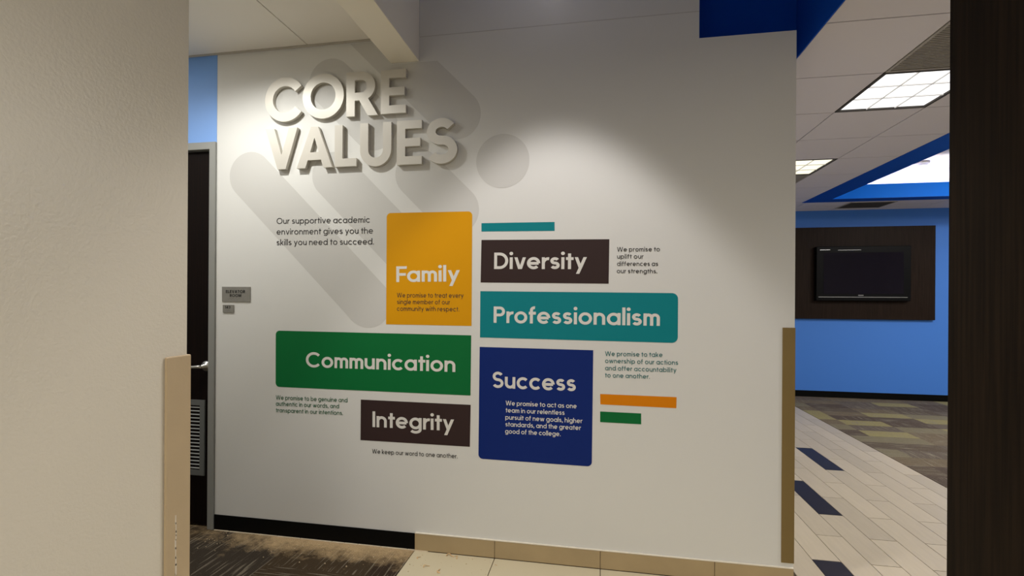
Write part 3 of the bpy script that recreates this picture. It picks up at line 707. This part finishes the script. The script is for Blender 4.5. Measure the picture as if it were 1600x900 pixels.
letter('E', [[(-1.184, 2.2985), (-1.0275, 2.2985), (-1.0275, 2.3475), (-1.1315, 2.3475), (-1.1315, 2.406), (-1.0373, 2.406), (-1.0373, 2.455), (-1.1315, 2.455), (-1.1315, 2.511), (-1.0284, 2.511), (-1.0284, 2.560), (-1.184, 2.560)]],
       'raised metal letter E in the lower word, left of the S')
sc = -.906
sp_ = arc(sc, 2.4850, .0635, .0522, 30, 258, 30)+arc(sc, 2.3772, .0690, .0565, 78, -148, 30)
letter('S', [stripo(sp_, .0262)], 'raised metal letter S ending the lower word')

# ------------------------------------------------------------------ door signs
def sign(q, rows, label, t, braille):
    o = empty('door_sign', (q[3][0], D, q[3][1]), label, 'sign', 'grey metal room signs')
    MB().prism_y(q, D-.006, D-.0003).build('sign_plate', MSIGN, o, bevel=.0015)
    mb = MB()
    for text, p0, p1, cap in rows: write(mb, text, p0, p1, cap, t, .12, D-.0068)
    face_front(mb.build('lettering', MSIGNT, o))
    bb = MB()
    for x, z in braille: bb.prism_y(arc(x, z, .0012, .0012, 0, 360, 8)[:-1], D-.0068, D-.0061)
    bb.build('braille_dots', MSIGNT, o)
sign([(-2.3831,1.5703),(-2.1774,1.5699),(-2.1777,1.4742),(-2.3818,1.4750)], [('ELEVATOR',(-2.3533,1.5299),(-2.2137,1.5297),.0190),('ROOM',(-2.3237,1.5043),(-2.2412,1.5046),.0188)],
     'grey metal sign reading ELEVATOR ROOM beside the dark door', .21, [(-2.335+.0075*k, 1.489+(.005 if k % 3 else 0)) for k in range(12)])
sign([(-2.3766,1.4546),(-2.2953,1.4541),(-2.2958,1.4028),(-2.3763,1.4036)], [('143',(-2.3582,1.4302),(-2.3190,1.4302),.0168)],
     'small grey metal sign reading 143 below the elevator room sign', .20, [(-2.354+.0075*k, 1.415+(.004 if k % 2 else 0)) for k in range(5)])

# ------------------------------------------------------------------ debris on the floor
def shaving(x, y, s, rot, label):
    mb = MB(); n = 9; vs = []
    for k in range(n):
        a = k/(n-1)*PI*1.25
        px, py = s*(k/(n-1)-.5)*1.5, s*.45*math.sin(a*1.3); pz = .0012+s*.22*abs(math.sin(a))
        wd = s*(.16+.10*math.sin(k*1.7))
        for sg in (-1, 1):
            for dz in (0, .0012):
                lx, ly = px, py+sg*wd
                vs.append((x+lx*math.cos(rot)-ly*math.sin(rot), y+lx*math.sin(rot)+ly*math.cos(rot), pz+dz if k not in (0, n-1) else .0004+dz))
    fs = []
    for k in range(n-1):
        a = k*4; b = a+4
        fs += [(a, b, b+2, a+2), (a+1, a+3, b+3, b+1), (a, a+1, b+1, b), (a+2, b+2, b+3, a+3)]
    fs += [(0, 2, 3, 1), ((n-1)*4, (n-1)*4+1, (n-1)*4+3, (n-1)*4+2)]
    tag(mb.add(vs, fs).build('wood_shaving', MDEB, origin=(x, y, 0)), label, 'wood shaving', 'wood shavings on the tiles')
shaving(-.838, 2.722, .030, .3, 'largest curled tan wood shaving on the cream tile close to the tan base tiles')
shaving(-.795, 2.712, .020, -.6, 'small tan shaving just right of the largest curled one')
shaving(-.935, 2.590, .022, .9, 'tan shaving near the edge of the carpet on the first cream tile')
shaving(-.850, 2.555, .024, 2.2, 'tan shaving near the bottom edge of the picture on the first cream tile')
shaving(-1.010, 2.668, .016, 1.6, 'tan shaving at the corner where carpet and tile meet')
shaving(-.553, 2.672, .009, .4, 'tiny dark crumb of shaving beside the first grout line')
cb = MB()
for k in range(170):
    x = random.uniform(-2.4, -1.08); y = D-.01-abs(random.gauss(0, .11))
    if random.random() < .12: x = random.uniform(-1.06, -.55)
    s = random.choice((.0008, .0012, .0016, .0022, .0035)) * random.uniform(.7, 1.5)
    a = random.uniform(0, PI); pts = [(x+s*math.cos(a+q)*random.uniform(.7, 1.3), y+s*math.sin(a+q)*random.uniform(.7, 1.3)) for q in (0, 1.3, 2.5, 3.8, 5.1)]
    cb.prism_z(pts, 0, s*.8)
tag(cb.build('plaster_crumbs', MCRUMB), 'scatter of pale plaster crumbs along the foot of the white wall', 'debris', kind='stuff')
